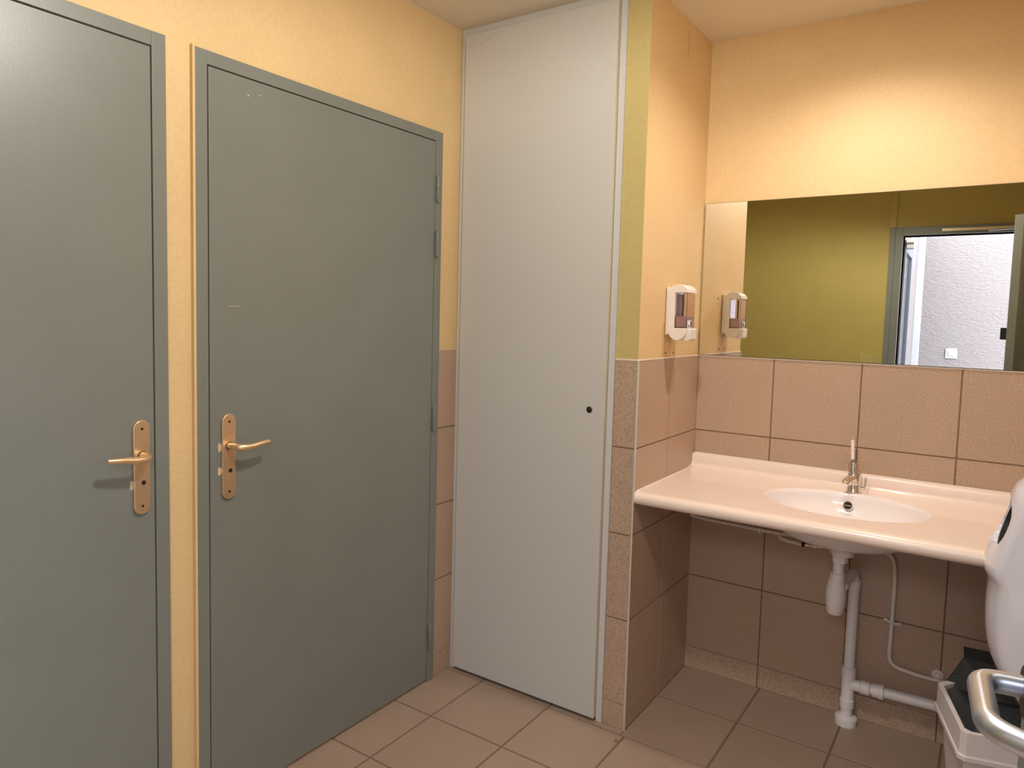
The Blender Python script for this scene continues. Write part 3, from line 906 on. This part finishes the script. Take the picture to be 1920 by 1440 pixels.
lathe(bm, [(0.0180, 0.213), (0.0235, 0.212), (0.0235, 0.178), (0.0215, 0.176), (0.0215, 0.096), (0.0235, 0.094), (0.0235, 0.064), (0.0200, 0.062), (0.0200, 0.02)], (SX, SY, 0), (0, 0, 1), 28)
lathe(bm, [(0.0200, 0.0), (0.0200, 0.040), (0.0240, 0.042), (0.0240, 0.070), (0.019, 0.072)], (SX, SY, 0.150), (1, 0, 0.03), 28)
finish('tee_fitting', bm, M['pvc'], t, smooth=True, angle=35)
bm = new_bm(); lathe(bm, [(0.0235, 0.078), (0.0235, 0.098), (0.0265, 0.100), (0.0265, 0.114), (0.0220, 0.116)], (SX, SY, 0.150), (1, 0, 0.03), 28)
finish('coupling', bm, M['pvc'], t, smooth=True, angle=35)
bm = new_bm(); tube(bm, [(SX+0.06, SY, 0.152), (XR-0.004, SY, 0.168)], 0.0182, 24)
finish('branch_pipe', bm, M['pvc'], t, smooth=True)
bm = new_bm(); lathe(bm, [(0.0210, 0.034), (0.0360, 0.028), (0.0375, 0.022), (0.0350, 0.0)], (SX, SY, 0), (0, 0, 1), 32)
finish('floor_flange', bm, M['pvc'], t, smooth=True, angle=35)

# ---- small marks: dark ring on the floor joint, white chips on the door
bm = new_bm()
ringp = [(0.006+0.006*math.cos(a_*math.pi/8), -0.674+0.006*math.sin(a_*math.pi/8), 0.0006) for a_ in range(17)]
tube(bm, ringp, 0.0009, 6)
tag(finish('grommet', bm, M['black'], smooth=True), 'tiny dark ring lying on the floor joint before the tiled pillar', 'ring')
for (y_, z_, w_, h_) in ((-1.585, 2.035, 0.0025, 0.0022), (-1.545, 2.045, 0.0028, 0.0015), (-1.63, 1.45, 0.02, 0.0006)):
    bm = new_bm(); box(bm, LEAF_X-0.0005, LEAF_X+0.0002, y_-w_, y_+w_, z_-h_, z_+h_)
    finish('chipped_paint', bm, M['paper'], d2)

# ---- thin supply pipe on the right, clipped to the wall
t = thing('supply_pipe', 'thin cream water pipe bending down the tiles right of the trap', 'pipe', (0.745, -0.012, 0.23))
bm = new_bm()
tube(bm, rounded([(0.600, -0.10, 0.655), (0.640, -0.022, 0.642), (0.738, -0.016, 0.642), (0.7475, -0.016, 0.55), (0.7455, -0.016, 0.32), (0.744, -0.016, 0.238), (0.82, -0.016, 0.226), (0.905, -0.016, 0.226), (1.20, -0.016, 0.222)], 0.045, 8), 0.0068, 14)
finish('tube', bm, M['pvc_old'], t, smooth=True, angle=60)
bm = new_bm()
tube(bm, [(0.722, -0.006, 0.395), (0.735, -0.014, 0.394), (0.7465, -0.026, 0.392), (0.758, -0.014, 0.390), (0.771, -0.006, 0.389)], [0.0065, 0.005, 0.0045, 0.005, 0.0065], 10)
finish('clip', bm, M['pvc'], t, smooth=True)
bm = new_bm()
lathe(bm, [(0.019, 0), (0.018, 0.004), (0.010, 0.007), (0.009, 0.012)], (0.893, -0.001, 0.240), (0, -1, 0), 24)
finish('wall_rosette', bm, M['pvc_old'], t, smooth=True)

# ---- feed pipes under the left part of the counter
t = thing('feed_pipe', 'cream painted pipes with a small valve along the wall under the counter', 'pipe', (0.20, -0.02, 0.64))
bm = new_bm()
tube(bm, rounded([(0.002, -0.020, 0.648), (0.05, -0.020, 0.642), (0.281, -0.020, 0.6375), (0.45, -0.020, 0.640), (0.53, -0.06, 0.665), (0.56, -0.09, 0.78)], 0.02), 0.0068, 12)
tube(bm, rounded([(0.355, -0.020, 0.640), (0.358, -0.03, 0.6235), (0.385, -0.034, 0.6195), (0.440, -0.034, 0.6165)], 0.012), 0.0068, 12)
finish('tube', bm, M['pvc_old'], t, smooth=True, angle=60)
bm = new_bm(); tube(bm, [(0.280, -0.004, 0.622), (0.2815, -0.018, 0.623), (0.2815, -0.0275, 0.632), (0.2815, -0.026, 0.646)], [0.005, 0.004, 0.004, 0.004], 10)
finish('clip', bm, M['pvc'], t, smooth=True)
bm = new_bm()
lathe(bm, [(0.0095, 0), (0.0095, 0.010)], (0.438, -0.034, 0.6165), (1, 0, 0.04), 8)
finish('nut', bm, M['black'], t)
bm = new_bm()
lathe(bm, [(0.0062, 0.010), (0.0062, 0.018), (0.009, 0.019), (0.009, 0.026), (0.006, 0.028), (0.0075, 0.040), (0.0095, 0.042), (0.0095, 0.050), (0.005, 0.052), (0.005, 0.100)], (0.438, -0.034, 0.6165), (1, 0, 0.06), 14)
vv = finish('valve', bm, M['chrome'], t, smooth=True, angle=35)
bm = new_bm(); tube(bm, [(0.535, -0.036, 0.622), (0.56, -0.05, 0.64), (0.575, -0.08, 0.70), (0.595, -0.08, 0.80)], 0.005, 10)
finish('flexible_hose', bm, M['steel_dark'], t, smooth=True)

# ================================================================== HAND DRYER
t = thing('hand_dryer', 'glossy white jet hand dryer on the right wall above the bin', 'hand dryer', (XR, -0.77, 0.57))
# side profile (x, z): back on the wall, slanted mouth face at the top, belly tapering to a low chin
near = -0.905; far = -0.655
hd = [(XR-0.004, 1.088), (1.085, 1.090), (1.062, 1.086), (1.047, 1.074), (1.037, 1.048), (1.027, 1.010), (1.013, 0.962), (1.002, 0.925), (0.995, 0.900), (0.992, 0.885), (0.994, 0.872), (1.000, 0.862), (1.004, 0.848),
      (1.004, 0.82), (1.0035, 0.79), (1.005, 0.75), (1.008, 0.715), (1.016, 0.678), (1.030, 0.645), (1.050, 0.612), (1.070, 0.583), (1.090, 0.572), (XR-0.004, 0.566)]
yc_ = (near+far)/2
bm = new_bm()
rings = []
NSEG = 28
for i in range(NSEG+1):
    q_ = -1+2*i/NSEG
    u_ = math.copysign(1-(1-abs(q_))**1.5, q_) if q_ else 0
    y_ = yc_+(far-near)/2*u_
    sw = 0.030*abs(u_)**2.6                                   # front bows back towards both ends
    ed = 0.012*(1-math.sqrt(max(0.0, 1-max(0.0, (abs(u_)-0.90)/0.10)**2)))   # rounded end edges
    ring_ = []
    for x, z in hd:
        if x > XR-0.01:
            xx = x
        else:
            xx = x + sw + ed
        zz = 0.83+(z-0.83)*(1-ed*4.0)
        ring_.append(bm.verts.new((xx, y_, zz)))
    rings.append(ring_)
n_ = len(hd)
for A_, B_ in zip(rings, rings[1:]):
    for k in range(n_):
        bm.faces.new((A_[k], A_[(k+1) % n_], B_[(k+1) % n_], B_[k]))
bm.faces.new(rings[0][::-1]); bm.faces.new(rings[-1])
by = finish('dryer_body', bm, [M['gloss'], M['black']], t, recalc=True)
# mouth: an oval hole sunk at right angles into the slanted face
p0 = Vector((1.038, 0, 1.050)); p1 = Vector((1.001, 0, 0.918))
fd = (p1-p0).normalized(); fn = Vector((-fd.z, 0, fd.x))
if fn.x > 0: fn = -fn
fc = (p0+p1)/2 + Vector((0, (near+far)/2, 0))
def oval(a_, b_, d, n=40):
    return [fc + fd*(a_*math.copysign(abs(math.cos(2*math.pi*k/n))**0.8, math.cos(2*math.pi*k/n))) + Vector((0, 1, 0))*(b_*math.copysign(abs(math.sin(2*math.pi*k/n))**0.7, math.sin(2*math.pi*k/n))) - fn*d for k in range(n)]
cb = new_bm()
prev = None
for (a_, b_, d, mi) in ((0.066, 0.095, -0.05, 0), (0.066, 0.095, 0.0, 0), (0.062, 0.093, 0.017, 0), (0.058, 0.091, 0.019, 1), (0.045, 0.088, 0.13, 1)):
    rg_ = [cb.verts.new(p) for p in oval(a_, b_, d)]
    if prev:
        for k in range(40):
            cb.faces.new((prev[k], prev[(k+1) % 40], rg_[(k+1) % 40], rg_[k])).material_index = mi
    else:
        cb.faces.new(rg_).material_index = 0
    prev = rg_
cb.faces.new(prev[::-1]).material_index = 1
bmesh.ops.recalc_face_normals(cb, faces=cb.faces)
me = bpy.data.meshes.new('cut2'); cb.to_mesh(me); cb.free()
me.materials.append(M['gloss']); me.materials.append(M['black'])
co = bpy.data.objects.new('cutter2', me)
by.matrix_parent_inverse = Matrix.Identity(4); by.parent = None
boolean_apply(by, [co])
by.parent = t; by.matrix_parent_inverse = Matrix.Translation(-t.location)
bv = by.modifiers.new('bevel', 'BEVEL'); bv.width = 0.004; bv.segments = 3; bv.limit_method = 'ANGLE'; bv.angle_limit = math.radians(50)
for p_ in by.data.polygons: p_.use_smooth = True
by.data.set_sharp_from_angle(angle=math.radians(50))
for k in range(5):
    for sgn in (1,):
        bm = new_bm()
        c_ = fc + Vector((0, 0.0925, 0)) + fd*(-0.020+0.013*k) - fn*0.013
        lathe(bm, [(0.0, 0.0015), (0.0015, 0.001), (0.002, 0)], c_, (0, -1, 0), 10, cap=False)
        finish('air_nozzle', bm, M['nozzle'], t, smooth=True)

# ================================================================== WASTE BIN
t = thing('waste_bin', 'pale grey plastic bin with dark lining under the hand dryer', 'bin', (1.05, -0.66, 0))
bn_u = Vector((0.969, 0.245, 0)).normalized()       # along the front rim
bn_v = Vector((-0.249, 0.968, 0)).normalized()      # along the left side, to the back
FL = Vector((0.977, -0.804, 0))
BWID, BDEP, ZR = 0.255, 0.335, 0.450
def bp(u, v, z):
    p = FL + bn_u*u + bn_v*v
    return Vector((p.x, p.y, z))
def outline(ins, z, taper=0.0):
    w_, d_ = BWID, BDEP
    i_ = ins+taper
    cf, cb_ = 0.012, 0.085
    return [bp(i_+cf, i_, z), bp(w_-i_-cf, i_, z), bp(w_-i_, i_+cf, z), bp(w_-i_, d_-i_-0.03, z), bp(w_-i_-0.03, d_-i_, z), bp(i_+cb_, d_-i_, z), bp(i_+0.001, d_-i_-cb_*0.9, z), bp(i_, i_+cf, z)]
def loft(bm, outs, mi=0, close_first=False, close_last=False):
    rs_ = [[bm.verts.new(p) for p in o_] for o_ in outs]
    n2 = len(outs[0])
    for A_, B_ in zip(rs_, rs_[1:]):
        for k in range(n2):
            bm.faces.new((A_[k], A_[(k+1) % n2], B_[(k+1) % n2], B_[k])).material_index = mi
    if close_first: bm.faces.new(rs_[0]).material_index = mi
    if close_last: bm.faces.new(rs_[-1]).material_index = mi
bm = new_bm()
loft(bm, [outline(0.012, ZR-0.012), outline(0.012, ZR), outline(0.0, ZR), outline(-0.001, ZR-0.058), outline(-0.005, ZR-0.060), outline(-0.005, ZR-0.072), outline(0.012, ZR-0.074)])
finish('rim', bm, M['bin'], t, bevel=0.0015)
bm = new_bm()
loft(bm, [outline(0.013, ZR-0.012), outline(0.012, ZR-0.074), outline(0.012, 0.0, 0.035), outline(0.016, 0.004, 0.035), outline(0.0165, ZR-0.08, 0.0), outline(0.0165, ZR-0.012)], close_last=False)
# floor of the bin
bm.faces.new([bm.verts.new(p) for p in outline(0.016, 0.006, 0.035)])
# ribs on the front
for k in range(9):
    u0 = 0.075+0.016*k
    prism(bm, [bp(u0, 0.0125, ZR-0.080), bp(u0+0.008, 0.0125, ZR-0.080), bp(u0+0.008, 0.0085, ZR-0.080), bp(u0, 0.0085, ZR-0.080)], (bn_v*0.033 + Vector((0, 0, -0.36)))*1.0)
finish('bin_body', bm, M['bin'], t, bevel=0.001)
bm = new_bm()
loft(bm, [outline(0.018, ZR-0.006), outline(0.019, ZR-0.20, 0.012)], close_last=True)
for k in range(7):
    prism(bm, [bp(0.035+0.010*k, BDEP-0.030, ZR-0.03), bp(0.040+0.010*k, BDEP-0.030, ZR-0.03), bp(0.040+0.010*k, BDEP-0.036, ZR-0.03), bp(0.035+0.010*k, BDEP-0.036, ZR-0.03)], (0, 0, -0.12))
lin = finish('lining', bm, M['bin_in'], t)
tag(lin, 'dark grey ribbed inside')
# swing lid, tipped up at the back
bm = new_bm()
A_ = Vector((0.9266, -0.530, 0.437)); B_ = Vector((1.0641, -0.540, 0.437)); B2 = Vector((1.150, -0.520, 0.437))
C_ = Vector((0.968, -0.49, 0.512)); C2 = Vector((1.150, -0.46, 0.506)); E_ = Vector((0.9655, -0.485, 0.540)); E2 = Vector((1.150, -0.455, 0.535))
offv = Vector((0.0, 0.006, 0.002))
prism(bm, [A_, B_, B2, C2, C_], offv)
prism(bm, [C_, C2, E2, E_], offv)
for k in range(5):
    f0 = 0.18+0.14*k
    s0 = A_.lerp(C_, f0); s1 = B2.lerp(C2, f0)
    tube(bm, [s0+Vector((0.004, -0.001, 0)), s1+Vector((0, -0.001, 0))], 0.0014, 6)
ld = finish('swing_lid', bm, M['black'], t)
tag(ld, 'black grooved swing lid tipped up')

# ================================================================== PHONE seen in the mirror
t = thing('phone', 'black phone held upright in the doorway, small in the mirror', 'phone', (1.08, -2.878, 1.41))
bm = new_bm(); box(bm, 1.0055, 1.165, -2.886, -2.878, 1.368, 1.4455)
finish('phone_body', bm, M['phone'], t, bevel=0.003)
bm = new_bm(); box(bm, 1.010, 1.160, -2.8865, -2.886, 1.372, 1.4415); finish('screen', bm, M['lock_glass'], t)

# ================================================================== ceiling lamps (above the frame)
for nm_, (lx, ly, rad) in (('cream round ceiling light above the middle of the room', (0.48, -1.85, 0.06)), ('small round ceiling light above the washbasin', (0.60, -0.49, 0.04))):
    t = thing('ceiling_light', nm_, 'ceiling light', (lx, ly, H))
    bm = new_bm(); lathe(bm, [(rad+0.05, 0), (rad+0.05, -0.012), (rad+0.035, -0.016), (rad+0.030, -0.004), (rad+0.030, 0)], (lx, ly, H), (0, 0, 1), 36, cap=False)
    finish('ring', bm, M['frame_white'], t, smooth=True)
    bm = new_bm(); lathe(bm, [(0, -0.0035), (rad+0.031, -0.003)], (lx, ly, H), (0, 0, 1), 36, cap=False)
    finish('diffuser', bm, M['diffuser'], t, smooth=True)
